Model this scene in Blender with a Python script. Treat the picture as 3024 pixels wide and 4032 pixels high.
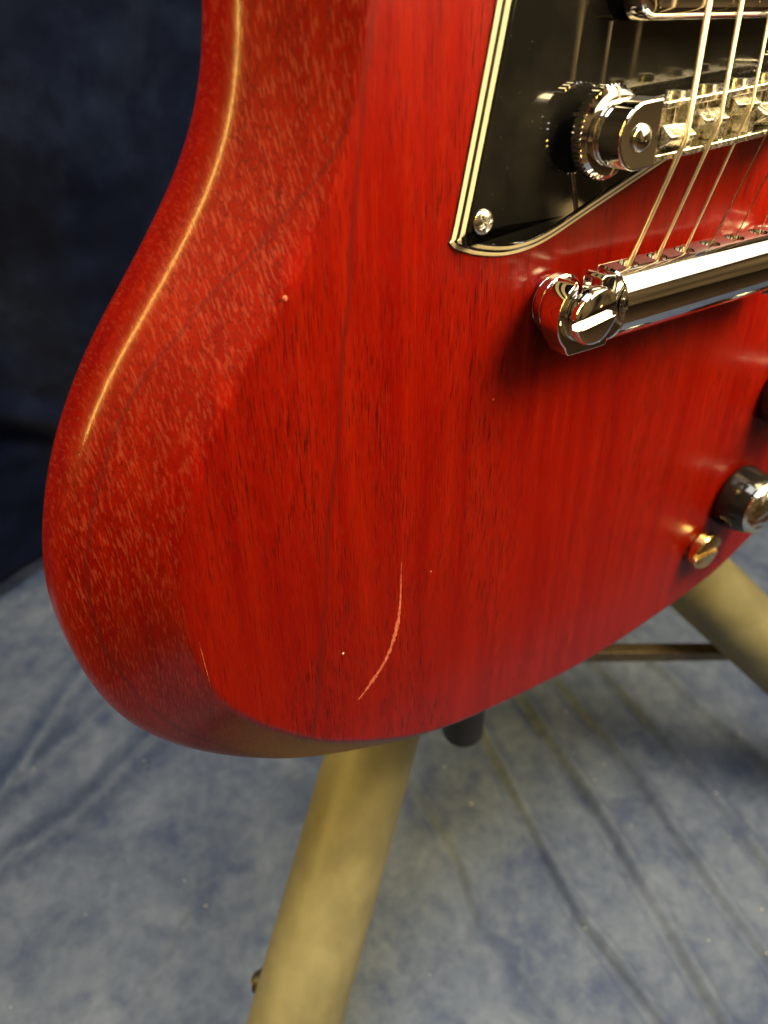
import bpy, bmesh, math, random
from mathutils import Matrix, Vector, noise

for o in list(bpy.data.objects):
    bpy.data.objects.remove(o)
scene = bpy.context.scene
COL = scene.collection
MM = 0.001

# ------------------------------------------------------------------ camera
cam_d = bpy.data.cameras.new('camera')
cam = bpy.data.objects.new('camera', cam_d)
COL.objects.link(cam)
cam.matrix_world = Matrix((
    (0.82592, 0.318329, -0.465321, -0.17607),
    (-0.557601, 0.583148, -0.590778, -0.12238),
    (0.083289, 0.747399, 0.659134, 0.42024),
    (0, 0, 0, 1)))
cam_d.sensor_fit = 'VERTICAL'
cam_d.sensor_height = 36.0
cam_d.sensor_width = 27.0
cam_d.lens = 26.469
cam_d.clip_start = 0.005
cam_d.clip_end = 50
cam_d.dof.use_dof = True
cam_d.dof.focus_distance = 0.182
cam_d.dof.aperture_fstop = 12.5
scene.camera = cam

# ------------------------------------------------------------------ world: the dim, warm room all around
world = bpy.data.worlds.new('World')
scene.world = world
world.use_nodes = True
wn = world.node_tree
for n in list(wn.nodes):
    wn.nodes.remove(n)
w_out = wn.nodes.new('ShaderNodeOutputWorld')
w_bg = wn.nodes.new('ShaderNodeBackground')
w_tc = wn.nodes.new('ShaderNodeTexCoord')
w_no = wn.nodes.new('ShaderNodeTexNoise')
w_no.inputs['Scale'].default_value = 2.6
w_no.inputs['Detail'].default_value = 3
w_rp = wn.nodes.new('ShaderNodeValToRGB')
w_rp.color_ramp.elements[0].position = 0.42
w_rp.color_ramp.elements[0].color = (0.05, 0.034, 0.018, 1)
w_rp.color_ramp.elements[1].position = 0.62
w_rp.color_ramp.elements[1].color = (0.66, 0.40, 0.15, 1)
wn.links.new(w_tc.outputs['Generated'], w_no.inputs['Vector'])
wn.links.new(w_no.outputs['Fac'], w_rp.inputs['Fac'])
wn.links.new(w_rp.outputs['Color'], w_bg.inputs['Color'])
wn.links.new(w_bg.outputs['Background'], w_out.inputs['Surface'])
w_bg.inputs['Strength'].default_value = 0.32

# ------------------------------------------------------------------ lamps of the room, and one added fill light
def area_lamp(name, loc, target, sx, sy, power, col, shape='RECTANGLE', spread=180):
    d = bpy.data.lights.new(name, 'AREA')
    d.shape = shape
    d.size = sx
    d.size_y = sy
    d.energy = power
    d.color = col
    d.spread = math.radians(spread)
    o = bpy.data.objects.new(name, d)
    COL.objects.link(o)
    o.location = loc
    o.rotation_euler = (Vector(target) - Vector(loc)).to_track_quat('-Z', 'Y').to_euler()
    return o

TGT = Vector((-0.03, 0.0, 0.30))
KEY = Vector((0.62, -0.47, 0.63)).normalized()
area_lamp('key_lamp', TGT + Vector((0, 0, 0.07)) + KEY * 0.72, TGT + Vector((0, 0, 0.04)), 0.80, 0.66, 3.7, (1.0, 0.86, 0.60))
area_lamp('side_lamp', (-0.93, 0.17, 0.86), (-0.13, 0.0, 0.36), 0.05, 0.80, 10.0, (1.0, 0.64, 0.13))
area_lamp('face_fill', (0.12, -0.125, 0.605), (-0.10, 0.0, 0.38), 0.19, 0.19, 4.7, (1.0, 0.74, 0.36))  # added close fill, no real lamp here: brightens the upper face
area_lamp('ceiling_lamp', (-0.52, 0.04, 2.1), (-0.2, 0.08, 0.0), 0.9, 0.9, 36.0, (0.98, 0.97, 0.92))
area_lamp('bulb_lamp', (0.61, -0.62, 0.29), (-0.038, -0.005, 0.36), 0.03, 0.03, 0.012, (1.0, 0.66, 0.25), 'DISK')
area_lamp('spot_lamp', (0.75, -0.85, 0.95), (0.05, 0.0, 0.25), 0.05, 0.05, 0.4, (1.0, 0.78, 0.42), 'DISK')
area_lamp('spot_lamp', (0.35, -0.62, 1.40), (0.05, 0.0, 0.25), 0.05, 0.05, 0.4, (1.0, 0.85, 0.6), 'DISK')
area_lamp('spot_lamp', (1.25, -0.45, 1.15), (0.05, 0.0, 0.25), 0.06, 0.06, 0.4, (1.0, 0.8, 0.5), 'DISK')

# ------------------------------------------------------------------ colour management
scene.view_settings.view_transform = 'Standard'
scene.view_settings.look = 'None'
scene.view_settings.gamma = 1.0
scene.view_settings.exposure = 0.0
scene.view_settings.use_curve_mapping = False
scene.render.engine = 'CYCLES'
scene.cycles.use_denoising = True
scene.cycles.max_bounces = 8
scene.cycles.glossy_bounces = 6
scene.cycles.caustics_reflective = False
scene.cycles.caustics_refractive = False
scene.cycles.sample_clamp_indirect = 4.0

# ------------------------------------------------------------------ materials
def new_mat(name):
    m = bpy.data.materials.new(name)
    m.use_nodes = True
    nt = m.node_tree
    bs = nt.nodes['Principled BSDF']
    return m, nt, bs

def node(nt, kind, **kw):
    n = nt.nodes.new(kind)
    for k, v in kw.items():
        setattr(n, k, v)
    return n

def link(nt, a, b):
    nt.links.new(a, b)

def math_n(nt, op, a, b=None, clamp=False):
    n = nt.nodes.new('ShaderNodeMath')
    n.operation = op
    n.use_clamp = clamp
    for i, v in enumerate((a, b)):
        if v is None:
            continue
        if isinstance(v, (int, float)):
            n.inputs[i].default_value = v
        else:
            nt.links.new(v, n.inputs[i])
    return n.outputs[0]

def mix_col(nt, fac, a, b, blend='MIX'):
    n = nt.nodes.new('ShaderNodeMix')
    n.data_type = 'RGBA'
    n.blend_type = blend
    for sock, v in ((n.inputs['Factor'], fac), (n.inputs['A'], a), (n.inputs['B'], b)):
        pass
    f, A, B = n.inputs[0], n.inputs[6], n.inputs[7]
    for sock, v in ((f, fac), (A, a), (B, b)):
        if isinstance(v, (int, float)):
            sock.default_value = v
        elif isinstance(v, tuple):
            sock.default_value = v if len(v) == 4 else v + (1,)
        else:
            nt.links.new(v, sock)
    return n.outputs[2]

def ramp(nt, fac, stops, interp='LINEAR'):
    n = nt.nodes.new('ShaderNodeValToRGB')
    cr = n.color_ramp
    cr.interpolation = interp
    while len(cr.elements) < len(stops):
        cr.elements.new(0.5)
    for e, (p, c) in zip(cr.elements, stops):
        e.position = p
        e.color = (c, c, c, 1) if isinstance(c, (int, float)) else (c if len(c) == 4 else c + (1,))
    nt.links.new(fac, n.inputs[0])
    return n.outputs[0]

def obj_coord(nt, scale=(1, 1, 1), rot=(0, 0, 0), loc=(0, 0, 0)):
    tc = nt.nodes.new('ShaderNodeTexCoord')
    mp = nt.nodes.new('ShaderNodeMapping')
    mp.inputs['Scale'].default_value = scale
    mp.inputs['Rotation'].default_value = rot
    mp.inputs['Location'].default_value = loc
    nt.links.new(tc.outputs['Object'], mp.inputs['Vector'])
    return mp.outputs[0]

def noise_t(nt, vec, scale=1.0, detail=2.0, rough=0.5, dist=0.0):
    n = nt.nodes.new('ShaderNodeTexNoise')
    n.inputs['Scale'].default_value = scale
    n.inputs['Detail'].default_value = detail
    n.inputs['Roughness'].default_value = rough
    n.inputs['Distortion'].default_value = dist
    nt.links.new(vec, n.inputs['Vector'])
    return n.outputs['Fac']

def bump(nt, height, strength, dist, bs, sock='Normal'):
    b = nt.nodes.new('ShaderNodeBump')
    b.inputs['Strength'].default_value = strength
    b.inputs['Distance'].default_value = dist
    nt.links.new(height, b.inputs['Height'])
    nt.links.new(b.outputs[0], bs.inputs[sock])
    return b

def simple(name, col, rough, metal=0.0, spec=0.5, coat=0.0, var=0.0, vscale=300.0, bmp=0.0, rvar=0.0):
    m, nt, bs = new_mat(name)
    bs.inputs['Base Color'].default_value = col + (1,)
    bs.inputs['Roughness'].default_value = rough
    bs.inputs['Metallic'].default_value = metal
    bs.inputs['Specular IOR Level'].default_value = spec
    bs.inputs['Coat Weight'].default_value = coat
    v = obj_coord(nt)
    f = noise_t(nt, v, vscale, 4.0, 0.6)
    if var:
        dark = tuple(c * (1 - var) for c in col)
        lite = tuple(min(1, c * (1 + var)) for c in col)
        link(nt, mix_col(nt, ramp(nt, f, [(0.36, 0.0), (0.64, 1.0)]), dark, lite), bs.inputs['Base Color'])
    if rvar:
        r = ramp(nt, f, [(0.35, max(0, rough - rvar)), (0.7, min(1, rough + rvar))])
        link(nt, r, bs.inputs['Roughness'])
    if bmp:
        bump(nt, f, bmp, 0.0004, bs)
    return m

def wood_material(name, pore_glints=True):
    m, nt, bs = new_mat(name)
    rotz = math.radians(-7.5)
    fine = noise_t(nt, obj_coord(nt, (3000, 120, 3000), (0, 0, rotz)), 1.0, 2.0, 0.55)
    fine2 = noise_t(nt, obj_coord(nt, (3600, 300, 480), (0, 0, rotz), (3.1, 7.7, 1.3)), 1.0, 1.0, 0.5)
    figure = noise_t(nt, obj_coord(nt, (150, 7, 150), (0, 0, rotz)), 1.0, 4.0, 0.6, 0.3)
    broad = noise_t(nt, obj_coord(nt, (40, 9, 40), (0, 0, rotz)), 1.0, 3.0, 0.55, 0.5)
    streak = noise_t(nt, obj_coord(nt, (620, 16, 620), (0, 0, rotz)), 1.0, 3.0, 0.6)
    pore = ramp(nt, fine, [(0.555, 0.0), (0.60, 1.0)])
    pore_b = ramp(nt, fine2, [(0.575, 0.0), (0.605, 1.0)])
    # pores come in bands
    band = ramp(nt, broad, [(0.40, 0.25), (0.58, 1.0)])
    a_bev = node(nt, 'ShaderNodeAttribute', attribute_name='bevel').outputs['Fac']
    a_edge = node(nt, 'ShaderNodeAttribute', attribute_name='edge').outputs['Fac']
    col = mix_col(nt, ramp(nt, figure, [(0.30, 0.0), (0.72, 1.0)]), (0.158, 0.0009, 0.0001), (0.235, 0.0066, 0.0001))
    col = mix_col(nt, ramp(nt, streak, [(0.58, 0.0), (0.80, 0.45)]), col, (0.37, 0.012, 0.0003))
    col = mix_col(nt, ramp(nt, streak, [(0.22, 0.6), (0.40, 0.0)]), col, (0.095, 0.0006, 0.0002))
    # dark open pores on the flat faces
    pd = math_n(nt, 'MULTIPLY', math_n(nt, 'MULTIPLY', pore, band), math_n(nt, 'SUBTRACT', 1.0, math_n(nt, 'MULTIPLY', a_bev, 0.35)))
    col = mix_col(nt, math_n(nt, 'MULTIPLY', pd, 0.78), col, (0.030, 0.002, 0.001))
    # glints of the pores painted as pale strokes, strongest on the bevel
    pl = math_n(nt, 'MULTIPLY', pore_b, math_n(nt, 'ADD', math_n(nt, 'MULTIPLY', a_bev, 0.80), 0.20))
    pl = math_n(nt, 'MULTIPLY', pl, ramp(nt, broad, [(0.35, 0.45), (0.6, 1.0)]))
    if pore_glints:
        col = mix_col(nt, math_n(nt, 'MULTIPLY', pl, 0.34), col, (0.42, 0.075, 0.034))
    # lacquer rubbed thin along the ridge
    wn_ = noise_t(nt, obj_coord(nt, (160, 30, 160)), 1.0, 3.0, 0.6)
    wear = math_n(nt, 'MULTIPLY', a_edge, ramp(nt, wn_, [(0.56, 0.0), (0.66, 1.0)]))
    col = mix_col(nt, math_n(nt, 'MULTIPLY', math_n(nt, 'MULTIPLY', wear, ramp(nt, fine, [(0.40, 0.25), (0.56, 1.0)])), 0.22), col, (0.52, 0.003, 0.0006))
    # glue line where the cap is joined, wandering down the bevel
    sep = node(nt, 'ShaderNodeSeparateXYZ')
    tc = node(nt, 'ShaderNodeTexCoord')
    link(nt, tc.outputs['Object'], sep.inputs[0])
    yy = math_n(nt, 'MULTIPLY', math_n(nt, 'ADD', sep.outputs['Y'], 0.140), 1 / 0.150)
    pts = [(-140, 8.0), (-124, 9.3), (-100, 11.8), (-80, 13.2), (-50, 13.4), (-40, 12.8), (-27, 10.0), (-14, 5.6), (-2, 1.0), (8, 0.0)]
    z0 = ramp(nt, yy, [((y + 140) / 150, d / 20) for y, d in pts])
    wob = noise_t(nt, obj_coord(nt, (90, 90, 90)), 1.0, 2.0)
    zz = math_n(nt, 'ADD', math_n(nt, 'MULTIPLY', sep.outputs['Z'], -50.0), math_n(nt, 'MULTIPLY', math_n(nt, 'SUBTRACT', wob, 0.5), 0.06))
    dz = math_n(nt, 'ABSOLUTE', math_n(nt, 'SUBTRACT', zz, z0))
    seam = math_n(nt, 'MULTIPLY', ramp(nt, dz, [(0.008, 1.0), (0.030, 0.0)]), a_bev)
    bass = ramp(nt, math_n(nt, 'ADD', math_n(nt, 'MULTIPLY', sep.outputs['X'], -10), 0.0), [(0.45, 0.0), (0.55, 1.0)])
    seam = math_n(nt, 'MULTIPLY', seam, bass)
    col = mix_col(nt, math_n(nt, 'MULTIPLY', seam, 0.48), col, (0.085, 0.006, 0.005))
    # a darker grain line on the face
    gx = math_n(nt, 'ADD', math_n(nt, 'SUBTRACT', sep.outputs['X'], math_n(nt, 'MULTIPLY', sep.outputs['Y'], 0.143)), 0.0947)
    gx = math_n(nt, 'ADD', gx, math_n(nt, 'MULTIPLY', math_n(nt, 'SUBTRACT', noise_t(nt, obj_coord(nt, (30, 30, 30)), 1.0, 2.0), 0.5), 0.004))
    gl = ramp(nt, math_n(nt, 'MULTIPLY', math_n(nt, 'ABSOLUTE', gx), 100.0), [(0.015, 1.0), (0.10, 0.0)])
    gl = math_n(nt, 'MULTIPLY', gl, math_n(nt, 'SUBTRACT', 1.0, a_bev))
    gl = math_n(nt, 'MULTIPLY', gl, ramp(nt, broad, [(0.3, 0.5), (0.6, 1.0)]))
    col = mix_col(nt, math_n(nt, 'MULTIPLY', gl, 0.85), col, (0.10, 0.006, 0.004))
    link(nt, col, bs.inputs['Base Color'])
    rgh = ramp(nt, broad, [(0.3, 0.27), (0.7, 0.40)])
    link(nt, rgh, bs.inputs['Roughness'])
    bs.inputs['Specular IOR Level'].default_value = 0.12
    bs.inputs['Coat Weight'].default_value = 0.36
    bs.inputs['Coat Roughness'].default_value = 0.13
    h = math_n(nt, 'ADD', math_n(nt, 'MULTIPLY', pore, -0.55), math_n(nt, 'MULTIPLY', fine2, 0.5))
    h = math_n(nt, 'ADD', h, math_n(nt, 'MULTIPLY', math_n(nt, 'MULTIPLY', pore_b, a_bev), -0.6))
    h = math_n(nt, 'ADD', h, math_n(nt, 'MULTIPLY', streak, 0.4))
    bump(nt, h, 0.30, 0.00022, bs)
    b2 = nt.nodes.new('ShaderNodeBump')
    b2.inputs['Strength'].default_value = 0.07
    b2.inputs['Distance'].default_value = 0.0002
    link(nt, h, b2.inputs['Height'])
    link(nt, b2.outputs[0], bs.inputs['Coat Normal'])
    return m

M = {}
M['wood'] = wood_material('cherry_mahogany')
M['chrome'] = simple('chrome', (0.86, 0.85, 0.82), 0.055, 1.0, rvar=0.025, vscale=500)
M['nickel'] = simple('aged_nickel', (0.86, 0.83, 0.72), 0.25, 1.0, var=0.15, vscale=900, rvar=0.10, bmp=0.15)
M['hammered'] = simple('worn_chrome', (0.84, 0.81, 0.72), 0.10, 1.0, vscale=420, bmp=1.0, rvar=0.05)
M['gold'] = simple('gold', (0.90, 0.66, 0.30), 0.22, 1.0, var=0.1, vscale=700, rvar=0.06)
M['guard'] = simple('gloss_black_plastic', (0.0065, 0.0065, 0.0060), 0.085, 0.0, 0.5, rvar=0.06, vscale=70, bmp=0.02)
def dusty(m):
    nt = m.node_tree
    bs = nt.nodes['Principled BSDF']
    d = ramp(nt, noise_t(nt, obj_coord(nt), 1900, 1.0), [(0.80, 0.0), (0.82, 1.0)])
    d2 = ramp(nt, noise_t(nt, obj_coord(nt), 45, 4.0, 0.65), [(0.45, 0.0), (0.75, 0.03)])
    f = math_n(nt, 'ADD', math_n(nt, 'MULTIPLY', d, 0.5), d2, True)
    link(nt, mix_col(nt, f, (0.0065, 0.0065, 0.006), (0.30, 0.27, 0.20)), bs.inputs['Base Color'])
dusty(M['guard'])
M['ply_black'] = simple('satin_black_ply', (0.008, 0.008, 0.008), 0.35)
M['ply_cream'] = simple('cream_ply', (0.86, 0.76, 0.48), 0.40, var=0.05, vscale=900)
M['knob'] = simple('black_knob', (0.010, 0.009, 0.008), 0.10, 0, 0.5, rvar=0.05, vscale=600)
M['string'] = simple('plain_string', (0.74, 0.64, 0.44), 0.22, 1.0, var=0.08, vscale=800)
M['khaki'] = simple('khaki_sleeve', (0.190, 0.176, 0.094), 0.50, 0, 0.4, var=0.16, vscale=45, rvar=0.1, bmp=0.35)
M['dark_metal'] = simple('dark_bronze', (0.030, 0.024, 0.014), 0.42, 0.3, 0.4, var=0.25, vscale=120)
M['strut'] = simple('strut_bronze', (0.13, 0.10, 0.055), 0.38, 0.5, 0.4, var=0.25, vscale=200)
M['carpet'] = simple('brown_carpet', (0.070, 0.042, 0.022), 0.95, 0, 0.1, var=0.4, vscale=40, bmp=0.3)
M['pale_specks'] = simple('pale_specks', (0.85, 0.78, 0.62), 0.5)
M['rubber'] = simple('black_rubber', (0.018, 0.017, 0.016), 0.7, 0, 0.3)
M['rosewood'] = simple('rosewood', (0.055, 0.026, 0.016), 0.5, var=0.3, vscale=90)
M['scratch'] = simple('bare_scratch', (0.52, 0.125, 0.062), 0.6, var=0.5, vscale=1500)
M['fleck'] = simple('pale_fleck', (0.85, 0.60, 0.42), 0.3)

def wound_string():
    m, nt, bs = new_mat('wound_string')
    bs.inputs['Base Color'].default_value = (0.80, 0.66, 0.40, 1)
    bs.inputs['Metallic'].default_value = 1.0
    bs.inputs['Roughness'].default_value = 0.30
    w = nt.nodes.new('ShaderNodeTexWave')
    w.bands_direction = 'Y'
    w.inputs['Scale'].default_value = 1150
    w.inputs['Distortion'].default_value = 0.0
    link(nt, obj_coord(nt), w.inputs['Vector'])
    bump(nt, w.outputs['Fac'], 0.5, 0.0002, bs)
    return m
M['wound'] = wound_string()

def cloth_material(name, c_dark, c_mid, c_lite, specks=0.0, scale=14.0, rough=0.92):
    m, nt, bs = new_mat(name)
    v = obj_coord(nt)
    a = noise_t(nt, v, scale, 5.0, 0.62, 0.6)
    b = noise_t(nt, v, scale * 4.3, 5.0, 0.65, 0.3)
    c = noise_t(nt, v, 2600, 1.0, 0.5)
    f = math_n(nt, 'ADD', math_n(nt, 'MULTIPLY', a, 0.62), math_n(nt, 'MULTIPLY', b, 0.38))
    col = ramp(nt, f, [(0.36, c_dark), (0.50, c_mid), (0.66, c_lite)])
    col = mix_col(nt, math_n(nt, 'MULTIPLY', ramp(nt, c, [(0.3, 0.0), (0.7, 1.0)]), 0.22), col, tuple(x * 0.6 for x in c_mid))
    link(nt, col, bs.inputs['Base Color'])
    bs.inputs['Roughness'].default_value = rough
    bs.inputs['Specular IOR Level'].default_value = 0.12
    bs.inputs['Sheen Weight'].default_value = 0.08
    bump(nt, math_n(nt, 'ADD', math_n(nt, 'MULTIPLY', b, 1.0), math_n(nt, 'MULTIPLY', c, 0.25)), 0.35, 0.0012, bs)
    return m
M['floor'] = cloth_material('mottled_grey_blue_muslin', (0.056, 0.080, 0.165), (0.102, 0.135, 0.212), (0.158, 0.197, 0.282), scale=30)
M['wall'] = cloth_material('mottled_navy_muslin', (0.0015, 0.0042, 0.0200), (0.0048, 0.0108, 0.0400), (0.0155, 0.0285, 0.0800), scale=13)

# ------------------------------------------------------------------ mesh helpers (all in millimetres, turned to metres)
LEAN = math.radians(10)
HEIGHT = 0.380
BASE = Vector((0, -184, -18)) * MM      # the guitar's foot, in guitar coordinates
G3 = Matrix(((1, 0, 0), (0, math.sin(LEAN), -math.cos(LEAN)), (0, math.cos(LEAN), math.sin(LEAN))))
def W(p):                               # guitar mm -> world m
    return G3 @ (Vector(p) * MM) + Vector((0, 0, HEIGHT))

def mesh_from(name, V, F, scale=MM, angle=32, smooth=True):
    me = bpy.data.meshes.new(name)
    me.from_pydata([tuple(c * scale for c in v) for v in V], [], F)
    bm = bmesh.new()
    bm.from_mesh(me)
    bmesh.ops.recalc_face_normals(bm, faces=bm.faces)
    bm.to_mesh(me)
    bm.free()
    if smooth:
        for p in me.polygons:
            p.use_smooth = True
        me.set_sharp_from_angle(angle=math.radians(angle))
    return me

def place(name, me, mat, parent=None, loc=None, rot=None):
    o = bpy.data.objects.new(name, me)
    COL.objects.link(o)
    if mat is not None:
        if not me.materials:
            me.materials.append(M[mat])
    if parent is not None:
        o.parent = parent
    if loc is not None:
        o.location = loc
    if rot is not None:
        o.rotation_euler = rot
    return o

def thing(name, label, cat, loc=(0, 0, 0), rot=(0, 0, 0)):
    o = bpy.data.objects.new(name, None)
    o.empty_display_size = 0.05
    COL.objects.link(o)
    o.location = loc
    o.rotation_euler = rot
    o['label'] = label
    o['category'] = cat
    return o

class Geo:
    def __init__(self):
        self.V = []
        self.F = []
    def add(self, V, F):
        n = len(self.V)
        self.V += [tuple(v) for v in V]
        self.F += [tuple(i + n for i in f) for f in F]
        return self
    def box(self, x0, x1, y0, y1, z0, z1):
        V = [(x, y, z) for z in (z0, z1) for y in (y0, y1) for x in (x0, x1)]
        return self.add(V, [(0, 2, 3, 1), (4, 5, 7, 6), (0, 1, 5, 4), (2, 6, 7, 3), (0, 4, 6, 2), (1, 3, 7, 5)])
    def prism(self, poly, z0, z1):
        n = len(poly)
        V = [(x, y, z0) for x, y in poly] + [(x, y, z1) for x, y in poly]
        F = [tuple(range(n - 1, -1, -1)), tuple(range(n, 2 * n))]
        F += [(i, (i + 1) % n, (i + 1) % n + n, i + n) for i in range(n)]
        return self.add(V, F)
    def lathe(self, prof, c=(0, 0, 0), seg=48, axis='z', mod=None):
        V, F = [], []
        m = len(prof)
        for k in range(seg):
            a = 2 * math.pi * k / seg
            for r, z in prof:
                rr = r if mod is None else mod(r, z, k)
                V.append((c[0] + rr * math.cos(a), c[1] + rr * math.sin(a), c[2] + z))
        for k in range(seg):
            k2 = (k + 1) % seg
            for i in range(m - 1):
                F.append((k * m + i, k2 * m + i, k2 * m + i + 1, k * m + i + 1))
        F.append(tuple(k * m for k in range(seg - 1, -1, -1)))
        F.append(tuple(k * m + m - 1 for k in range(seg)))
        return self.add(V, F)
    def tube(self, pts, r, seg=16, cap=True):
        P = [Vector(p) for p in pts]
        R = r if isinstance(r, (list, tuple)) else [r] * len(P)
        V, F = [], []
        ref = Vector((0.31, 0.22, 0.93)).normalized()
        for i, p in enumerate(P):
            if i == 0:
                t = P[1] - P[0]
            elif i == len(P) - 1:
                t = P[-1] - P[-2]
            else:
                t = (P[i + 1] - P[i]).normalized() + (P[i] - P[i - 1]).normalized()
            t.normalize()
            u = ref.cross(t).normalized()
            w = t.cross(u)
            for k in range(seg):
                a = 2 * math.pi * k / seg
                V.append(p + (u * math.cos(a) + w * math.sin(a)) * R[i])
        for i in range(len(P) - 1):
            for k in range(seg):
                k2 = (k + 1) % seg
                F.append((i * seg + k, i * seg + k2, (i + 1) * seg + k2, (i + 1) * seg + k))
        if cap:
            F.append(tuple(range(seg - 1, -1, -1)))
            F.append(tuple((len(P) - 1) * seg + k for k in range(seg)))
        return self.add(V, F)
    def mesh(self, name, angle=32, smooth=True):
        return mesh_from(name, self.V, self.F, angle=angle, smooth=smooth)

def bevelled(o, width, seg=3, angle=35):
    b = o.modifiers.new('Bevel', 'BEVEL')
    b.width = width * MM
    b.segments = seg
    b.limit_method = 'ANGLE'
    b.angle_limit = math.radians(angle)
    b.harden_normals = True
    return o

def boolean_cut(me, cutters, name):
    a = bpy.data.objects.new('tmp_a', me)
    COL.objects.link(a)
    tmp = [a]
    for i, c in enumerate(cutters):
        b = bpy.data.objects.new('tmp_b', c)
        COL.objects.link(b)
        tmp.append(b)
        mo = a.modifiers.new('b%d' % i, 'BOOLEAN')
        mo.operation = 'DIFFERENCE'
        mo.solver = 'EXACT'
        mo.object = b
    dg = bpy.context.evaluated_depsgraph_get()
    dg.update()
    out = bpy.data.meshes.new_from_object(a.evaluated_get(dg))
    out.name = name
    for t in tmp:
        bpy.data.objects.remove(t)
    for p in out.polygons:
        p.use_smooth = True
    out.set_sharp_from_angle(angle=math.radians(32))
    return out

def catmull(P, closed, n_per=10):
    out = []
    n = len(P)
    rng = range(n) if closed else range(n - 1)
    for i in rng:
        p0 = P[(i - 1) % n] if closed or i > 0 else P[i]
        p1 = P[i]
        p2 = P[(i + 1) % n]
        p3 = P[(i + 2) % n] if closed or i + 2 < n else P[(i + 1) % n]
        for k in range(n_per):
            t = k / n_per
            out.append(tuple(0.5 * ((2 * b) + (-a + c) * t + (2 * a - 5 * b + 4 * c - d) * t * t + (-a + 3 * b - 3 * c + d) * t ** 3)
                             for a, b, c, d in zip(p0, p1, p2, p3)))
    if not closed:
        out.append(tuple(P[-1]))
    return out

def resample(P, n, closed=True):
    Q = list(P) + ([P[0]] if closed else [])
    L = [0]
    for a, b in zip(Q, Q[1:]):
        L.append(L[-1] + math.hypot(b[0] - a[0], b[1] - a[1]))
    out = []
    j = 0
    m = n if closed else n - 1
    for k in range(n):
        s = L[-1] * k / m
        while j < len(L) - 2 and L[j + 1] < s:
            j += 1
        t = (s - L[j]) / max(1e-9, L[j + 1] - L[j])
        out.append(tuple(x + (y - x) * t for x, y in zip(Q[j], Q[j + 1])))
    return out

# ------------------------------------------------------------------ the setting: muslin floor and hanging backdrop
FOLDS = [  # lines of folds lying in the floor cloth: points (mm), height, width
    ([(-110, 262), (-142, 230), (-195, 184), (-260, 130)], -9.0, 5.0),
    ([(-110, 208), (-143, 194), (-182, 177), (-250, 150)], -7.0, 4.5),
    ([(-95, 172), (-131, 156), (-174, 137), (-202, 132), (-280, 118)], -10.0, 5.5),
    ([(112, 120), (100, 53), (88, -20), (74, -79), (58, -139), (40, -220)], -6.2, 3.3),
    ([(145, 120), (132, 49), (127, -14), (114, -80), (104, -135), (90, -220)], -5.6, 3.0),
    ([(70, 100), (55, 33), (43, -17), (33, -61), (32, -92), (30, -160)], -5.6, 3.0),
    ([(206, 120), (207, 12), (209, -64), (215, -160)], 8.0, 5.0),
    ([(168, 120), (165, 30), (158, -50), (146, -130), (140, -220)], -5.0, 3.0),
    ([(-2, 60), (-5, 0), (-17, -40), (-15, -89), (-20, -160)], -2.6, 3.6),
    ([(-60, 90), (-85, 20), (-110, -40), (-130, -120)], -1.6, 6.0),
    ([(-130, 70), (-160, 40), (-200, 10), (-260, -40)], -2.2, 6.0),
    ([(260, 120), (262, 20), (268, -60), (280, -160)], -4.0, 5.0),
]
import numpy as np
def floor_grid(xs, ys):
    X, Y = np.meshgrid(np.array(xs, float), np.array(ys, float))
    Z = np.zeros_like(X)
    for j, (pts, h, w) in enumerate(FOLDS):
        best = np.full_like(X, 1e9)
        side = np.ones_like(X)
        fine_pts = catmull(pts, False, 6)
        for A, B in zip(fine_pts, fine_pts[1:]):
            dx, dy = B[0] - A[0], B[1] - A[1]
            t = np.clip(((X - A[0]) * dx + (Y - A[1]) * dy) / (dx * dx + dy * dy), 0, 1)
            d = np.hypot(X - A[0] - dx * t, Y - A[1] - dy * t)
            sd = np.where(dx * (Y - A[1]) - dy * (X - A[0]) > 0, 1.0, -1.0)
            m_ = d < best
            best = np.where(m_, d, best)
            side = np.where(m_, sd, side)
        u = best * side
        wob = 0.9 + 0.16 * np.sin(Y * 0.045 + j) + 0.10 * np.sin(Y * 0.11 + 2.1 * j + X * 0.03)
        Z += h * wob * np.exp(-(u / w) ** 2) - 0.75 * h * wob * np.exp(-((u - 1.6 * w) / (1.2 * w)) ** 2)
    return X, Y, Z

def axis_lines(lo, hi, a, b, fine, coarse):
    out = []
    v = lo
    while v < hi:
        out.append(v)
        v += fine if a <= v < b else coarse
    out.append(hi)
    return out
xs = axis_lines(-390, 1500, -330, 400, 2.0, 30.0)
ys = axis_lines(-280, 420, -206, 330, 2.0, 20.0)
FX, FY, FZ = floor_grid(xs, ys)
V = []
for j in range(len(ys)):
    for i in range(len(xs)):
        x, y = xs[i], ys[j]
        d = max(0, abs(x - 30) - 300, abs(y - 30) - 260)
        f = max(0.0, 1 - d / 60)
        z = 1.5 * noise.noise(Vector((x * 0.012, y * 0.012, 0.3))) + 0.6 * noise.noise(Vector((x * 0.05, y * 0.05, 3.3)))
        V.append((x, y, -10 + (FZ[j, i] + z) * f))
nx = len(xs)
F = [(j * nx + i, j * nx + i + 1, (j + 1) * nx + i + 1, (j + 1) * nx + i) for j in range(len(ys) - 1) for i in range(nx - 1)]
FLOOR_X, FLOOR_Y, FLOOR_Z = xs, ys, [v[2] for v in V]
floor = place('backdrop_floor', mesh_from('backdrop_floor', V, F, angle=180), 'floor')
floor['kind'] = 'structure'
ground = place('floor', Geo().box(-3000, 3000, -3000, 3000, -60, -32).mesh('floor', smooth=False), 'carpet')
ground['kind'] = 'structure'

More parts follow.
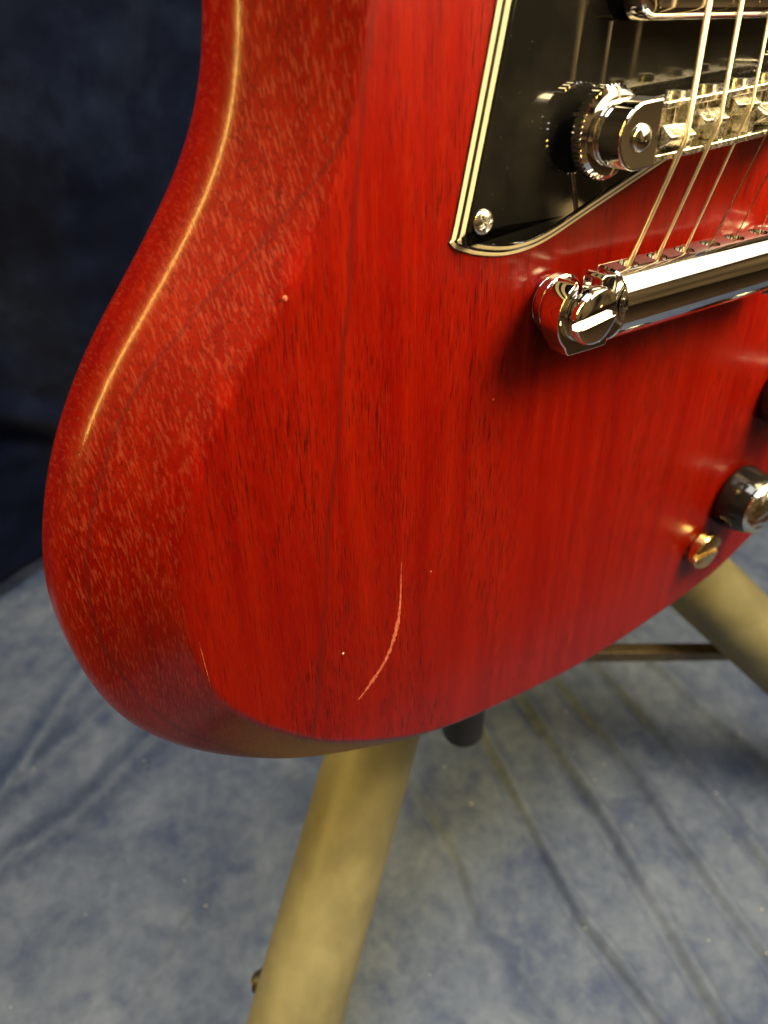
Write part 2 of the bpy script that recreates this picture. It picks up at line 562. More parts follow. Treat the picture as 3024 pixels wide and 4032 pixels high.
# hanging backdrop, hem just above the floor
V = []
xs = axis_lines(-1300, 1400, -520, 200, 5.0, 60.0)
zs = axis_lines(4, 1700, 4, 560, 5.0, 80.0)
for z in zs:
    for x in xs:
        k = x * 0.018 + 0.6 * math.sin(z * 0.006) + 0.5 * noise.noise(Vector((x * 0.004, z * 0.004, 1.7)))
        y = 322 + 9 * math.sin(k * 2.1) + 7 * noise.noise(Vector((x * 0.013, z * 0.009, 0.0))) + 2.5 * noise.noise(Vector((x * 0.04, z * 0.04, 5.0)))
        dd = (x * 0.82 + z * 0.57)
        y += 5 * math.exp(-(((x + 300) * 0.35 + (z - 175)) / 9.0) ** 2)
        y -= 6 * math.exp(-(((x + 300) * 0.35 + (z - 192)) / 12.0) ** 2)
        V.append((x, y, z))
nx = len(xs)
F = [(j * nx + i, j * nx + i + 1, (j + 1) * nx + i + 1, (j + 1) * nx + i) for j in range(len(zs) - 1) for i in range(nx - 1)]
wall = place('backdrop_wall', mesh_from('backdrop_wall', V, F, angle=180), 'wall')
wall['kind'] = 'structure'
so = wall.modifiers.new('Solidify', 'SOLIDIFY')
so.thickness = 0.0015

# ------------------------------------------------------------------ the guitar
guitar = thing('electric_guitar', 'cherry red electric guitar with chrome bridge, black pickguard and a scratched lacquer face', 'guitar', W(BASE / MM), (math.radians(90) - LEAN, 0, 0))
def part(name, me, mat, parent=None):
    if parent is None:
        return place(name, me, mat, guitar, -BASE)
    return place(name, me, mat, parent)

# body: outline points (x, y, bevel width, bevel depth) for the bass half, from the tail up
HALF = [(0, -184, 2.6, 3.0), (16, -183.6, 2.6, 3.0), (46, -180.6, 3.0, 3.2), (60, -179.2, 3.6, 3.6), (75, -177.2, 5.2, 4.4), (91, -174.0, 9.0, 6.2), (107, -168.8, 12.6, 8.0),
        (118, -164.6, 15.0, 9.2), (129, -158.2, 17.6, 10.6), (137.5, -152, 19.2, 11.6), (145.5, -145, 20.6, 12.6), (151.5, -138.6, 21.4, 13.4),
        (156, -132.6, 22.0, 14.2), (159.6, -126, 22.4, 14.8), (162.6, -117, 22.6, 15.6), (164.8, -106, 22.4, 16.4), (165.7, -96, 21.8, 17.0),
        (165.1, -86.5, 21.0, 17.4), (163.0, -76.5, 20.0, 17.8), (159.5, -65.5, 18.8, 18.2), (155, -55, 18.0, 18.5), (149.8, -46, 17.4, 18.8),
        (143, -35.8, 16.9, 19.0), (135.5, -26.9, 16.6, 19.0), (128, -17.9, 16.4, 19.0), (119.0, -6.0, 16.3, 19.0), (113.8, 3.2, 16.3, 19.0),
        (110.8, 11, 16.3, 19.0), (109, 22, 16.4, 19.0), (107.8, 36, 16.5, 19.0), (108, 52, 16.5, 19.0), (110, 72, 16.0, 18.5), (114, 96, 15.0, 18),
        (119, 120, 13.5, 17), (123, 145, 11.0, 15), (124, 163, 8.0, 12), (121, 180, 6.0, 9), (113, 192, 5.0, 8), (103, 193, 5.0, 7), (95, 183, 6.0, 8),
        (86, 168, 7.0, 9), (73, 154, 7.0, 9), (58, 145, 5.0, 6), (44, 141, 3.0, 3.4), (32, 140.6, 2.6, 3), (16, 140.4, 2.6, 3)]
ctrl = [(-x, y, w, h) for x, y, w, h in HALF] + [(0, 140.4, 2.6, 3.0)] + [(x, y, w, h) for x, y, w, h in HALF[:0:-1]]
loop = resample(catmull(ctrl, True, 14), 900)
NL = len(loop)
def smooth_loop(P, sigma):
    k = int(3 * sigma)
    wts = [math.exp(-0.5 * (j / sigma) ** 2) for j in range(-k, k + 1)]
    tot = sum(wts)
    return [tuple(sum(wt * P[(i + j) % len(P)][c] for wt, j in zip(wts, range(-k, k + 1))) / tot for c in range(len(P[0]))) for i in range(len(P))]
loop = smooth_loop(loop, 5.0)
nrm = []
for i in range(NL):
    xa, ya = loop[i - 2][:2]
    xb, yb = loop[(i + 2) % NL][:2]
    l = math.hypot(xb - xa, yb - ya)
    nrm.append(((yb - ya) / l, -(xb - xa) / l))
nrm = smooth_loop(nrm, 9.0)
THICK = 35.0
def q_fillet(a, b, c, la, lc, n):
    ab = (a - b).normalized() * la
    cb = (c - b).normalized() * lc
    p0, p2 = b + ab, b + cb
    return [(p0 * (1 - t) ** 2 + b * 2 * t * (1 - t) + p2 * t * t) for t in [k / n for k in range(n + 1)]]
V, A_bev, A_edge = [], [], []
prof_len = None
for i, (x, y, w, h) in enumerate(loop):
    l = math.hypot(*nrm[i])
    nx_, ny_ = nrm[i][0] / l, nrm[i][1] / l     # the loop runs clockwise seen from the face: inward normal
    P0, P1, P2 = Vector((w + 5, 0)), Vector((w, 0)), Vector((0, -h))
    P3, P4 = Vector((0, -THICK)), Vector((9, -THICK))
    ln = (P2 - P1).length
    c1 = min(1.3, 0.42 * ln)
    c2 = min(5.2, 0.42 * ln)
    prof = [P0, P1 + Vector((c1 + 1.2, 0))]
    tags = [(0, 0), (0, 0.15)]
    fl = q_fillet(P0, P1, P2, c1, c1, 6)
    prof += fl
    tags += [(min(1, k / 4.0), 1.0) for k in range(7)]
    prof += [P1.lerp(P2, f) for f in (0.24, 0.34, 0.5, 0.66)] if ln > 12 else [P1.lerp(P2, f) for f in (0.44, 0.47, 0.5, 0.53)]
    tags += [(1, 0.15), (1, 0.0), (1, 0), (1, 0)]
    fl = q_fillet(P1, P2, P3, c2, min(5.4, 0.8 * c2 + 0.6), 12)
    prof += fl
    tags += [(1 - k / 12.0 * 0.4, 0) for k in range(13)]
    fl = q_fillet(P2, P3, P4, 7.0, 7.0, 7)
    prof += fl
    tags += [(0.6, 0)] * len(fl)
    prof.append(P4)
    tags.append((0.0, 0))
    small = min(1.0, max(0.0, (ln - 6) / 10))
    for pr, tg in zip(prof, tags):
        V.append((x + nx_ * pr.x, y + ny_ * pr.x, pr.y))
        A_bev.append(tg[0] * small)
        A_edge.append(tg[1] * small)
    prof_len = len(prof)
m = prof_len
F = []
for i in range(NL):
    i2 = (i + 1) % NL
    for k in range(m - 1):
        F.append((i * m + k, i2 * m + k, i2 * m + k + 1, i * m + k + 1))
F.append(tuple(i * m for i in range(NL - 1, -1, -1)))
F.append(tuple(i * m + m - 1 for i in range(NL)))
me = mesh_from('body', V, F, angle=60)
for nm, arr in (('bevel', A_bev), ('edge', A_edge)):
    at = me.attributes.new(nm, 'FLOAT', 'POINT')
    at.data.foreach_set('value', arr)
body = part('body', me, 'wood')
body['label'] = 'cherry red mahogany body with wide bevel'

def ribbon(pts, widths, z, name, mat, label=None):
    P = resample(catmull([p + (w,) for p, w in zip(pts, widths)], False, 10), 60, False)
    V, F = [], []
    rnd = random.Random(4)
    for i, (x, y, w) in enumerate(P):
        a = P[max(0, i - 1)]
        b = P[min(len(P) - 1, i + 1)]
        tx, ty = b[0] - a[0], b[1] - a[1]
        l = math.hypot(tx, ty)
        w2 = w * (0.45 + 0.75 * rnd.random())
        o = (rnd.random() - 0.5) * 0.3 * w
        V += [(x - ty / l * (w2 + o), y + tx / l * (w2 + o), z), (x, y, z + 0.06), (x + ty / l * (w2 - o), y - tx / l * (w2 - o), z)]
    for i in range(len(P) - 1):
        for k in range(2):
            F.append((i * 3 + k, i * 3 + k + 1, i * 3 + 4 + k, i * 3 + 3 + k))
    o = part(name, mesh_from(name, V, F), mat, body)
    if label:
        o['label'] = label
    return o
ribbon([(-85.6, -97.5), (-85.9, -104), (-86.1, -111.6), (-87.4, -121.3), (-91.0, -130.4), (-96.1, -136.7), (-100.6, -140.8)],
       [0.04, 0.18, 0.28, 0.74, 0.56, 0.72, 0.14], 0.03, 'scratch', 'scratch', 'pale curved scratch in the red lacquer')
ribbon([(-141.2, -96.6), (-140.9, -104), (-140.5, -112)], [0.02, 0.09, 0.02], 0.02, 'scratch', 'scratch')
for (x, y, r, q) in ((-104.6, -121.0, 0.34, 'fleck'), (-112.5, -25.3, 0.55, 'scratch'), (-57.6, -60.9, 0.28, 'scratch'), (-76, -106.6, 0.3, 'scratch')):
    part('ding', Geo().lathe([(r, 0.02), (r * 0.7, 0.14), (0.02, 0.18)], (0, 0, 0), 12).mesh('ding'), q, body).location = (x * MM, y * MM, 0)

# pickguard of five plies with a bevelled edge
GUARD = [(-63.6, 23), (-68.2, 1), (-72.6, -18.6), (-73.6, -20.6), (-72.2, -22.2), (-69.5, -23.4), (-65.5, -24.7), (-60, -25.8), (-55, -26.1), (-49, -25.6), (-42.7, -24.0),
         (-34, -20.9), (-24, -17.4), (-11.1, -12.9), (5, -7.4), (20, -2.0), (36, 6), (52, 17), (66, 32), (72, 52), (70, 80), (60, 105), (46, 122), (32, 132), (0, 134), (-32, 132), (-46, 124),
         (-55, 110), (-58, 90), (-58, 65), (-60.4, 40)]
gl_ = catmull(GUARD, True, 8)
gl_ = resample(gl_, 420)
def inset(P, d):
    out = []
    n = len(P)
    for i, (x, y) in enumerate(P):
        xa, ya = P[i - 1]
        xb, yb = P[(i + 1) % n]
        tx, ty = xb - xa, yb - ya
        l = math.hypot(tx, ty)
        out.append((x - ty / l * d, y + tx / l * d))     # counter-clockwise loop: inward is left
    return out
area = sum(a[0] * b[1] - b[0] * a[1] for a, b in zip(gl_, gl_[1:] + gl_[:1]))
if area < 0:
    gl_ = gl_[::-1]
guard_root = None
edges = [(0.08, 0.0, 'ply_black'), (0.38, 0.35, 'ply_cream'), (0.76, 0.95, 'ply_black'), (1.10, 1.40, 'ply_cream'), (1.50, 2.00, 'guard')]
tops = [0.38, 0.76, 1.10, 1.50, 1.90]
offs = [0.0, 0.18, 0.98, 1.60, 2.42, 2.6]
for k, (z0, _, mt) in enumerate(edges):
    if k < 4:
        continue
    else:
        outer, inner = inset(gl_, offs[4]), inset(gl_, offs[4] + 0.45)
        n = len(gl_)
        V = [(x, y, z0) for x, y in outer] + [(x, y, tops[4] - 0.12) for x, y in inset(gl_, offs[4] + 0.30)] + [(x, y, tops[4]) for x, y in inset(gl_, offs[4] + 0.6)] + [(x, y, tops[4]) for x, y in inset(gl_, offs[4] + 1.4)]
        F = []
        for r in range(3):
            F += [(r * n + i, r * n + (i + 1) % n, (r + 1) * n + (i + 1) % n, (r + 1) * n + i) for i in range(n)]
        F.append(tuple(3 * n + i for i in range(n)))
        me = mesh_from('pickguard', V, F, angle=50)
        guard_root = part('pickguard', me, mt)
        guard_root['label'] = 'glossy black pickguard top'
plies = []
for k, (z0, _, mt) in enumerate(edges[:4]):
    outer, inner = inset(gl_, offs[k]), inset(gl_, offs[k + 1])
    hid = inset(gl_, offs[k + 1] + 2.0)
    n = len(gl_)
    V = [(x, y, z0) for x, y in outer] + [(x, y, tops[k]) for x, y in inner] + [(x, y, tops[k] - 0.01) for x, y in hid] + [(x, y, z0 + 0.01) for x, y in hid]
    F = []
    for r in range(4):
        r2 = (r + 1) % 4
        F += [(r * n + i, r * n + (i + 1) % n, r2 * n + (i + 1) % n, r2 * n + i) for i in range(n)]
    part('ply', mesh_from('ply', V, F, angle=30), mt, guard_root)

def phillips_screw(x, y, z, r, parent, mat='chrome'):
    NR, NS = 26, 72
    V, F = [(0, 0, r * 0.52 - 0.9)], []
    for i in range(1, NR + 1):
        rr = r * i / NR
        for k in range(NS):
            a = 2 * math.pi * k / NS
            px, py = rr * math.cos(a), rr * math.sin(a)
            ca, sa = math.cos(0.5), math.sin(0.5)
            qx, qy = px * ca + py * sa, -px * sa + py * ca
            zz = 0.52 * r * math.sqrt(max(0, 1 - (rr / r) ** 2 * 0.94)) - 0.12 * r
            wd = 0.15 * r
            arm = 0.62 * r
            d = min(max(abs(qx) - wd, abs(qy) - arm), max(abs(qy) - wd, abs(qx) - arm))
            s = max(0, min(1, -d / (0.10 * r) + 0.5))
            zz -= 0.9 * s * s * (3 - 2 * s) * (1 - 0.5 * rr / r)
            V.append((px, py, zz))
    V += [(r * math.cos(2 * math.pi * k / NS), r * math.sin(2 * math.pi * k / NS), -0.12 * r - 0.5) for k in range(NS)]
    for k in range(NS):
        F.append((0, 1 + k, 1 + (k + 1) % NS))
    for i in range(NR):
        for k in range(NS):
            a, b = 1 + i * NS + k, 1 + i * NS + (k + 1) % NS
            F.append((a, b, b + NS, a + NS))
    o = part('pickguard_screw', mesh_from('pickguard_screw', V, F, angle=45), mat, parent)
    o.location = (x * MM, y * MM, z * MM)
    return o
for (x, y) in ((-65.9, -17.4), (-52, 104), (58, 92), (62, 38)):
    phillips_screw(x, y, 1.90 + 0.28, 2.60, guard_root, 'nickel')

# pickups
def rounded_rect(x0, x1, y0, y1, r, n=8):
    out = []
    for cx, cy, a0 in ((x1 - r, y1 - r, 0), (x0 + r, y1 - r, 90), (x0 + r, y0 + r, 180), (x1 - r, y0 + r, 270)):
        for k in range(n + 1):
            a = math.radians(a0 + 90 * k / n)
            out.append((cx + r * math.cos(a), cy + r * math.sin(a)))
    return out
def humbucker(y0):
    pr = rounded_rect(-34, 34, y0, y0 + 38, 5.0)
    n = len(pr)
    levels = [(4.0, 0.0), (8.2, 0.0), (9.2, 0.35), (9.9, 1.1), (10.2, 2.2), (10.2, 4.0)]
    V, F = [], []
    for z, d in levels:
        V += [(x, y, z) for x, y in inset(pr, d)]
    for l in range(len(levels) - 1):
        F += [(l * n + i, l * n + (i + 1) % n, (l + 1) * n + (i + 1) % n, (l + 1) * n + i) for i in range(n)]
    F.append(tuple((len(levels) - 1) * n + i for i in range(n)))
    F.append(tuple(range(n - 1, -1, -1)))
    pk = part('pickup', mesh_from('pickup_cover', V, F, angle=40), 'chrome')
    for i in range(6):
        s = part('pole_screw', Geo().lathe([(2.3, 10.2), (2.3, 10.7), (1.9, 11.0), (0.02, 11.05)], (10.0 * (i - 2.5), y0 + 10, 0), 20).mesh('pole_screw'), 'chrome', pk)
    return pk
humbucker(17.6)
humbucker(90)

# bridge ------------------------------------------------------------
SL = 0.062
BY = 0.0
def arch(x):
    return 1.5 * (1 - (x / 33.0) ** 2)
g = Geo()
def br(V):     # bridge local (slanted) -> guitar
    return [(x, y + SL * x + BY, z) for x, y, z in V]
def gbox(x0, x1, y0, y1, z0, z1f, n=1):
    V, F = [], []
    for k in range(n + 1):
        x = x0 + (x1 - x0) * k / n
        z1 = z1f(x) if callable(z1f) else z1f
        V += br([(x, y0, z0), (x, y1, z0), (x, y1, z1), (x, y0, z1)])
    for k in range(n):
        a, b = k * 4, k * 4 + 4
        F += [(a + i, a + (i + 1) % 4, b + (i + 1) % 4, b + i) for i in range(4)]
    F += [(3, 2, 1, 0), tuple(n * 4 + i for i in range(4))]
    g.add(V, F)
gbox(-31.19, 31.19, -4.4, 4.4, 9.4, 12.0)
gbox(-31.18, 31.18, 4.3, 5.7, 9.3, lambda x: 16.6 + arch(x), 24)
gbox(-31.18, 31.18, -5.7, -4.3, 9.3, lambda x: 15.9 + arch(x), 24)
for k in range(7):
    x = -31.2 + 10.4 * k
    xa, xb = max(-31.17, x - 0.9), min(31.17, x + 0.9)
    gbox(xa, xb, -4.35, 4.35, 12.0, lambda q: 15.3 + arch(q), 1)
bridge = part('bridge', g.mesh('bridge', 30), 'nickel')
bridge['label'] = 'chrome bridge with six string saddles'
bevelled(bridge, 0.35, 3)
for s in (-1, 1):
    poly = []
    R_ = 6.5
    for k in range(25):
        a = math.radians(90 + 180 * k / 24) if s < 0 else math.radians(-90 + 180 * k / 24)
        poly.append((s * 36.6 + R_ * math.cos(a), R_ * math.sin(a)))
    poly += [(s * 31.2, -R_), (s * 31.2, R_)] if s < 0 else [(s * 31.2, R_), (s * 31.2, -R_)]
    n = len(poly)
    V = br([(x, y, 9.2) for x, y in poly]) + br([(x, y, 16.2) for x, y in poly])
    me = mesh_from('end_block', V, [tuple(range(n - 1, -1, -1)), tuple(range(n, 2 * n))] + [(i, (i + 1) % n, (i + 1) % n + n, i + n) for i in range(n)], angle=30)
    bevelled(part('end_block', me, 'chrome', bridge), 0.55, 4)
HB = 18.95
yloc = [-1.3, 0.45, 2.1, -1.0, 0.6, 2.0]
STR_R = [0.60, 0.47, 0.35, 0.23, 0.18, 0.14]
break_pts = []
for i in range(6):
    x = 10.4 * (i - 2.5)
    yc = yloc[i] + SL * x + BY
    top = HB - STR_R[i]
    prof = [(-2.3, 12.05), (2.3, 12.05), (2.3, 15.9), (1.7, 16.4), (0.35, top), (-0.35, top), (-1.9, 16.2), (-2.3, 15.6)]
    V, F = [], []
    hw = 4.05
    for sx in (-hw, hw):
        V += [(x + sx, yc + py, pz) for py, pz in prof]
    n = len(prof)
    F = [tuple(range(n - 1, -1, -1)), tuple(range(n, 2 * n))] + [(k, (k + 1) % n, (k + 1) % n + n, k + n) for k in range(n)]
    sd = part('saddle', mesh_from('saddle', V, F, angle=20), 'nickel', bridge)
    bevelled(sd, 0.22, 2)
    sc = Geo().tube([(x, yc + 2.0, 14.4), (x, SL * x + BY + 4.6, 14.4)], 1.15, 14)
    sc.tube([(x, SL * x + BY + 5.6, 14.4), (x, SL * x + BY + 7.0, 14.4)], [2.2, 2.0], 18)
    part('saddle_screw', sc.mesh('saddle_screw'), 'nickel', bridge)
    break_pts.append((x, yc, HB))
for s in (-1, 1):
    px, py = s * 36.8, SL * s * 36.8 + BY
    def knurl(r, z, k):
        return r - (0.45 if (k % 4 in (0, 1)) and r > 9.1 else 0.0)
    tw = Geo().lathe([(3.3, 5.0), (7.9, 5.0), (8.9, 5.3), (9.3, 5.6), (9.3, 7.6), (8.9, 8.0), (8.2, 8.8), (7.0, 9.15), (3.4, 9.15)], (px, py, 0), 4 * 50, mod=knurl)
    part('thumbwheel', tw.mesh('thumbwheel', 28), 'chrome', bridge)
    st = Geo().lathe([(3.4, 0.02), (3.4, 5.4)], (px, py, 0), 32)
    part('post', st.mesh('post'), 'chrome', bridge)
    dm = Geo().lathe([(2.75, 16.1), (2.75, 16.5)] + [(2.6 * math.cos(math.radians(a)) + 0.02, 16.5 + 1.3 * math.sin(math.radians(a))) for a in range(0, 91, 10)], (px + s * 0.3, py - 0.2, 0), 36)
    part('post_cap', dm.mesh('post_cap', 50), 'chrome', bridge)

# tailpiece ---------------------------------------------------------
TY = -39.2
prof = [(8.2, 6.2), (8.5, 7.0), (8.3, 11.0), (7.7, 12.6), (6.6, 14.0), (5.0, 15.2), (2.8, 16.0), (0.4, 16.3), (-2.2, 16.1), (-4.6, 15.3), (-6.8, 13.8), (-8.4, 11.8), (-9.3, 9.6), (-9.4, 7.8), (-8.6, 6.2), (-6.5, 5.4), (6.8, 5.4)]
pp = catmull(prof, True, 5)
V, F = [], []
n = len(pp)
xsx = [-32.8, -32.4, 32.4, 32.8]
for j, x in enumerate(xsx):
    sc_ = 0.95 if j in (0, 3) else 1.0
    V += [(x, TY + (y * sc_), 10.6 + (z - 10.6) * sc_) for y, z in pp]
for j in range(3):
    F += [(j * n + k, j * n + (k + 1) % n, (j + 1) * n + (k + 1) % n, (j + 1) * n + k) for k in range(n)]
F += [tuple(range(n - 1, -1, -1)), tuple(3 * n + k for k in range(n))]
bar = mesh_from('tailpiece', V, F, angle=25)
cut = []
for i in range(6):
    x = 10.4 * (i - 2.5)
    cut.append(Geo().tube([(x, TY + 11, 9.3), (x, TY + 6.4, 9.3)], 2.5, 28).mesh('cut'))
bar = boolean_cut(bar, cut, 'tailpiece')
tail = part('tailpiece', bar, 'chrome')
tail['label'] = 'chrome stop bar tailpiece'
for s in (-1, 1):
    cx = s * 41.25
    # ear: hooks round the stud, open towards the neck
    def P(x, y):
        return (cx + s * x, TY + y)
    poly = [P(-8.4, 7.6), P(-5.0, 8.0), P(-3.9, 7.2), P(-3.7, 4.0)]
    for k in range(13):
        a = math.radians(180 + 180 * k / 12)
        poly.append(P(3.7 * math.cos(a), 0.0 + 3.7 * math.sin(a)))
    poly += [P(3.7, 4.0), P(3.9, 7.4), P(4.8, 8.2)]
    for k in range(17):
        a = math.radians(58 - 108 * k / 16)
        poly.append(P(0.3 + 8.9 * math.cos(a), -0.4 + 9.0 * math.sin(a)))
    poly += [P(5.4, -8.6), P(4.6, -9.5), P(-4, -9.6), P(-8.4, -9.5)]
    if s > 0:
        pass
    gg = Geo().prism(poly, 6.0, 12.1)
    ear = part('ear', gg.mesh('ear', 25), 'chrome', tail)
    bevelled(ear, 0.7, 4)
    # stud with a slotted head
    lat = [(0.5, 0.02), (6.2, 0.02), (6.4, 0.3), (6.4, 0.6), (6.0, 0.8), (3.4, 0.9), (3.4, 1.2), (6.6, 1.3), (7.2, 1.7), (7.2, 3.7), (6.6, 4.2), (3.5, 4.3), (3.5, 12.2), (6.2, 12.3), (6.75, 12.7), (6.8, 14.6), (6.4, 15.4), (5.6, 15.8), (0.02, 15.9)]
    sm = Geo().lathe(lat, (cx, TY, 0), 64).mesh('stud', 30)
    ang = math.radians(8 if s < 0 else 60)
    ca, sa = math.cos(ang), math.sin(ang)
    poly = [(cx + ca * a - sa * b, TY + sa * a + ca * b) for a, b in ((-9, -1.15), (9, -1.15), (9, 1.15), (-9, 1.15))]
    sm = boolean_cut(sm, [Geo().prism(poly, 13.9, 18).mesh('cut')], 'stud')
    so_ = part('stud', sm, 'chrome', tail)
    bevelled(so_, 0.12, 2, 40)

# strings -----------------------------------------------------------
SLOPE = -0.029
for i in range(6):
    x, y, z = break_pts[i]
    r = STR_R[i]
    nut_y = 625.0
    L_ = nut_y - y
    xn = x * 7.0 / 10.4
    far = (xn, nut_y, z + SLOPE * L_)
    near = [(x + (xn - x) * t, y + L_ * t, z + SLOPE * L_ * t) for t in (0.6, 0.25, 0.08, 0.012)]
    hx, hy, hz = x, TY + 7.2, 9.2
    dirv = Vector((hx - x, hy - y, hz - z))
    down = [(x + dirv.x * t, y + dirv.y * t, z + dirv.z * t) for t in (0.05, 0.35, 0.7, 1.0)]
    inn = [(hx, hy - 4.0, hz - 0.9)]
    pts = [far] + near + [(x, y, z + 0.02)] + down + inn
    s_ = part('string', Geo().tube(pts, r, 14).mesh('string', 60), 'wound' if i < 3 else 'string')
    s_['label'] = ['thickest wound bass string', 'second wound string', 'third wound string', 'thickest plain steel string', 'second plain steel string', 'thinnest plain steel string'][i]

# knobs and the slotted cap -----------------------------------------
def top_hat_knob(x, y):
    lat = [(0.5, 0.6), (11.8, 0.6), (12.6, 1.2), (12.8, 2.6), (12.4, 5.2), (11.9, 8.4), (11.0, 11.0), (10.7, 11.6), (10.3, 11.9)]
    kn = part('knob', Geo().lathe(lat, (x, y, 0), 72).mesh('knob', 50), 'knob')
    cap = [(10.4, 11.2), (10.5, 11.6), (10.4, 12.2)] + [(10.0 * math.cos(math.radians(a)) + 0.02, 12.4 + 3.6 * math.sin(math.radians(a))) for a in range(0, 91, 4)]
    cg = Geo().lathe(cap, (0, 0, 0), 90)
    cg.V = [(vx + x, vy + y, vz + (0.55 * noise.noise(Vector((vx * 0.42, vy * 0.42, vz * 0.42))) if vz > 12.3 else 0)) for vx, vy, vz in cg.V]
    part('knob_cap', cg.mesh('knob_cap', 60), 'hammered', kn)
    part('shaft', Geo().lathe([(3.0, 0.02), (3.0, 0.8)], (x, y, 0), 20).mesh('shaft'), 'nickel', kn)
    return kn
for (x, y) in ((68.5, -134), (80, -94), (128, -108), (120, -66)):
    top_hat_knob(x, y)
gx, gy = 52.5, -151.5
lat = [(0.4, 0.02), (5.0, 0.02), (5.4, 1.4), (7.0, 1.6), (7.4, 2.0), (7.4, 4.9), (7.0, 5.5), (6.4, 5.7), (0.02, 5.75)]
gm = Geo().lathe(lat, (gx, gy, 0), 48).mesh('slotted_cap', 30)
ang = math.radians(-4)
ca, sa = math.cos(ang), math.sin(ang)
poly = [(gx + ca * a - sa * b, gy + sa * a + ca * b) for a, b in ((-9, -1.05), (9, -1.05), (9, 1.05), (-9, 1.05))]
gm = boolean_cut(gm, [Geo().prism(poly, 4.4, 9).mesh('cut')], 'slotted_cap')
gc = part('slotted_cap', gm, 'gold')
gc['label'] = 'small gold slotted cap on the face'
bevelled(gc, 0.2, 2, 40)

# neck, out of the frame: carries the strings
V, F = [], []
sect = 9
stations = [(120, 27.5, -22, 8.0), (150, 27.3, -14, 7.6), (200, 26.6, -13, 6.4), (625, 21.5, -21, -6.0)]
for y, hw, zb, zt in stations:
    for k in range(sect):
        a = math.pi * k / (sect - 1)
        V.append((-hw * math.cos(a), y, zt - (zt - zb) * (math.sin(a) ** 0.7 if k not in (0, sect - 1) else 0)))
n = sect
for j in range(len(stations) - 1):
    F += [(j * n + k, j * n + (k + 1) % n, (j + 1) * n + (k + 1) % n, (j + 1) * n + k) for k in range(n)]
F += [tuple(range(n - 1, -1, -1)), tuple(len(stations) * n - n + k for k in range(n))]
me = mesh_from('neck', V, F, angle=50)
neck = part('neck', me, 'wood')
g = Geo()
V = []
for y, hw, z in ((137, 28.5, 8.3), (622, 21.6, -6.0)):
    V += [(-hw, y, z), (hw, y, z), (hw, y, z + 4.6), (-hw, y, z + 4.6)]
g.add(V, [(3, 2, 1, 0), (4, 5, 6, 7)] + [(i, (i + 1) % 4, (i + 1) % 4 + 4, i + 4) for i in range(4)])
fb = part('fingerboard', g.mesh('fingerboard'), 'rosewood', neck)
for k in range(1, 23):
    y = 625 - 628.6 * (1 - 2 ** (-k / 12.0))
    t = (y - 137) / 485
    hw = 28.3 + (21.4 - 28.3) * t
    z = 12.9 + (-1.4 - 12.9) * t
    part('fret', Geo().tube([(-hw, y, z), (hw, y, z)], 1.1, 10).mesh('fret'), 'nickel', neck)
part('nut', Geo().box(-21.4, 21.4, 622.1, 627, -6.2, -0.2).mesh('nut'), 'ply_cream', neck)
hd = [(-22, 620), (-26, 650), (-38, 672), (-36, 780), (-20, 800), (0, 790), (20, 800), (36, 780), (38, 672), (26, 650), (22, 620)]
V = [(x, y, -20 - (y - 620) * 0.29) for x, y in hd] + [(x, y, -6.4 - (y - 620) * 0.29) for x, y in hd]
n = len(hd)
me = mesh_from('headstock', V, [tuple(range(n - 1, -1, -1)), tuple(range(n, 2 * n))] + [(i, (i + 1) % n, (i + 1) % n + n, i + n) for i in range(n)])
part('headstock', me, 'knob', neck)

# ------------------------------------------------------------------ the stand
foot_pt = W((-14, -262, -52))
stand = thing('guitar_stand', 'guitar stand with thick khaki splayed legs and dark centre post', 'stand', (foot_pt.x, foot_pt.y, 0))
def sp(name, me, mat, parent=None):
    if parent is None:
        return place(name, me, mat, stand, (-foot_pt.x, -foot_pt.y, 0))
    return place(name, me, mat, parent)
def wmm(p):
    return W(p) / MM
def on_floor(a, b, z=8):
    A, B = wmm(a), wmm(b)
    t = (z - A.z) / (B.z - A.z)
    return A + (B - A) * t
POSTX = -14
pts = [wmm((POSTX, y, -52)) for y in (-263.2, -262.4, -260.5, -60, 200, 560, 640)]
post = sp('centre_post', Geo().tube(pts, [6.5, 8.6, 9.5, 9.5, 9.5, 8.0, 8.0], 32).mesh('centre_post', 40), 'dark_metal')
LR = 18.6
L_top, L_low = (2.0, -162, -94), (-130.7, -318.1, -11.8)
R_top, R_low = (32, -112, -104), (155.5, -263.5, -3.8)
for a, b in ((L_top, L_low), (R_top, R_low), ((-12, -90, -100), (-2, -260, -220))):
    e = on_floor(a, b)
    A = wmm(a)
    n = 22
    pts = [A + (e - A) * (k / n) for k in range(n + 1)]
    leg = sp('leg', Geo().tube(pts, LR, 40).mesh('leg', 40), 'khaki')
    d = (e - A).normalized()
    sp('rubber_foot', Geo().tube([e - d * 30, e - d * 29, e + d * 6, e + d * 10], [LR + 0.4, LR + 2.2, LR + 2.2, LR - 2], 32).mesh('rubber_foot'), 'rubber', leg)
    if a is L_top:
        # clamp bolt on the outer side of the leg
        t = 0.0
        bp_ = A + (e - A) * ((wmm((-137.8, -312.1, -35.6)) - A).dot(d) / (e - A).length)
        out = (wmm((-137.8, -312.1, -35.6)) - bp_)
        out = (out - d * out.dot(d)).normalized()
        bl = Geo().tube([bp_ + out * (LR - 1), bp_ + out * (LR + 1.4)], [5.0, 5.0], 20)
        sp('bolt_washer', bl.mesh('bolt_washer'), 'dark_metal', leg)
        bl = Geo().tube([bp_ + out * (LR + 1.0), bp_ + out * (LR + 2.6), bp_ + out * (LR + 3.8), bp_ + out * (LR + 4.2)], [3.6, 3.5, 2.2, 0.6], 20)
        sp('bolt', bl.mesh('bolt', 50), 'gold', leg)
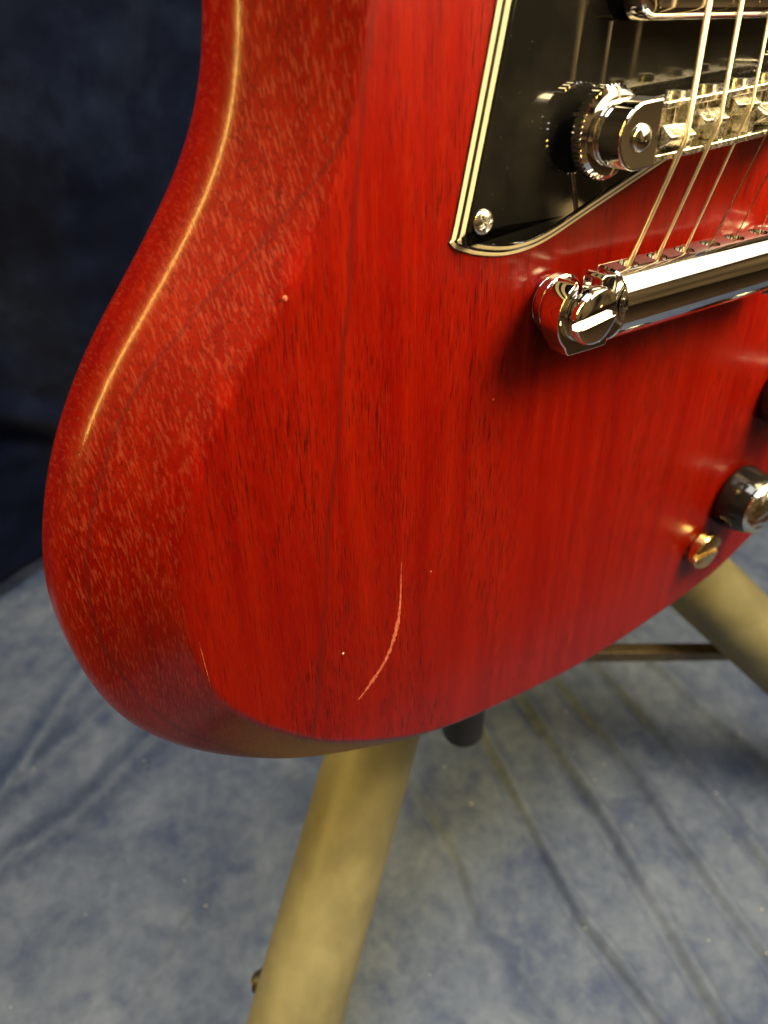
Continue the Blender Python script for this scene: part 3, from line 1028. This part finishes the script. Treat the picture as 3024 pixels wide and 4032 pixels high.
for q in (L_top, R_top, (-12, -90, -100)):
    sp('bracket', Geo().tube([wmm((POSTX, q[1] + 6, -56)), wmm(q)], 9, 16).mesh('bracket'), 'dark_metal')
col_pts = [wmm((POSTX, y, -52)) for y in (-128, -127, -71, -70)]
sp('collar', Geo().tube(col_pts, [13, 15, 15, 13], 32).mesh('collar'), 'dark_metal')
def flat_bar(A, B, hgt, thk):
    A, B = Vector(A), Vector(B)
    d = (B - A).normalized()
    up = Vector((0, 0, 1))
    s_ = d.cross(up).normalized() * thk / 2
    u = s_.cross(d).normalized() * hgt / 2
    V = [A - s_ - u, A + s_ - u, A + s_ + u, A - s_ + u, B - s_ - u, B + s_ - u, B + s_ + u, B - s_ + u]
    return Geo().add(V, [(3, 2, 1, 0), (4, 5, 6, 7)] + [(i, (i + 1) % 4, (i + 1) % 4 + 4, i + 4) for i in range(4)])
for tgt in ((153.1, -277.9, -20.3), (-80, -238, -60)):
    o = sp('strut', flat_bar(wmm((9.8, -244.2, -76.5)) if tgt[0] > 0 else wmm((POSTX, -228, -52)), wmm(tgt), 8.0, 7.0).mesh('strut', 20), 'strut')
    bevelled(o, 1.2, 3)
# yoke that holds the neck below the headstock
yk = Geo()
yk.tube([wmm((POSTX, 636, -52)), wmm((POSTX, 646, -44)), wmm((0, 648, -38))], 6, 18)
yk.tube([wmm(p) for p in ((-34, 646, 12), (-34, 645, -20), (-26, 645, -34), (0, 645, -38), (26, 645, -34), (34, 645, -20), (34, 646, 12))], 6, 18)
sp('yoke', yk.mesh('yoke', 60), 'rubber')

# tiny pale specks added at random over the cloth
rnd = random.Random(11)
g = Geo()
for k in range(70):
    x, y = rnd.uniform(-240, 330), rnd.uniform(-170, 250)
    i = min(range(len(FLOOR_X)), key=lambda q: abs(FLOOR_X[q] - x))
    j = min(range(len(FLOOR_Y)), key=lambda q: abs(FLOOR_Y[q] - y))
    z = FLOOR_Z[j * len(FLOOR_X) + i]
    r = rnd.uniform(0.25, 0.6)
    g.lathe([(r, 0.0), (r * 0.7, r * 0.6), (0.02, r * 0.8)], (x, y, z), 8)
pale_specks = place('pale_specks', g.mesh('pale_specks'), 'pale_specks')
pale_specks['kind'] = 'stuff'
pale_specks['label'] = 'tiny pale specks scattered over the grey blue cloth'
pale_specks['category'] = 'pale_specks'
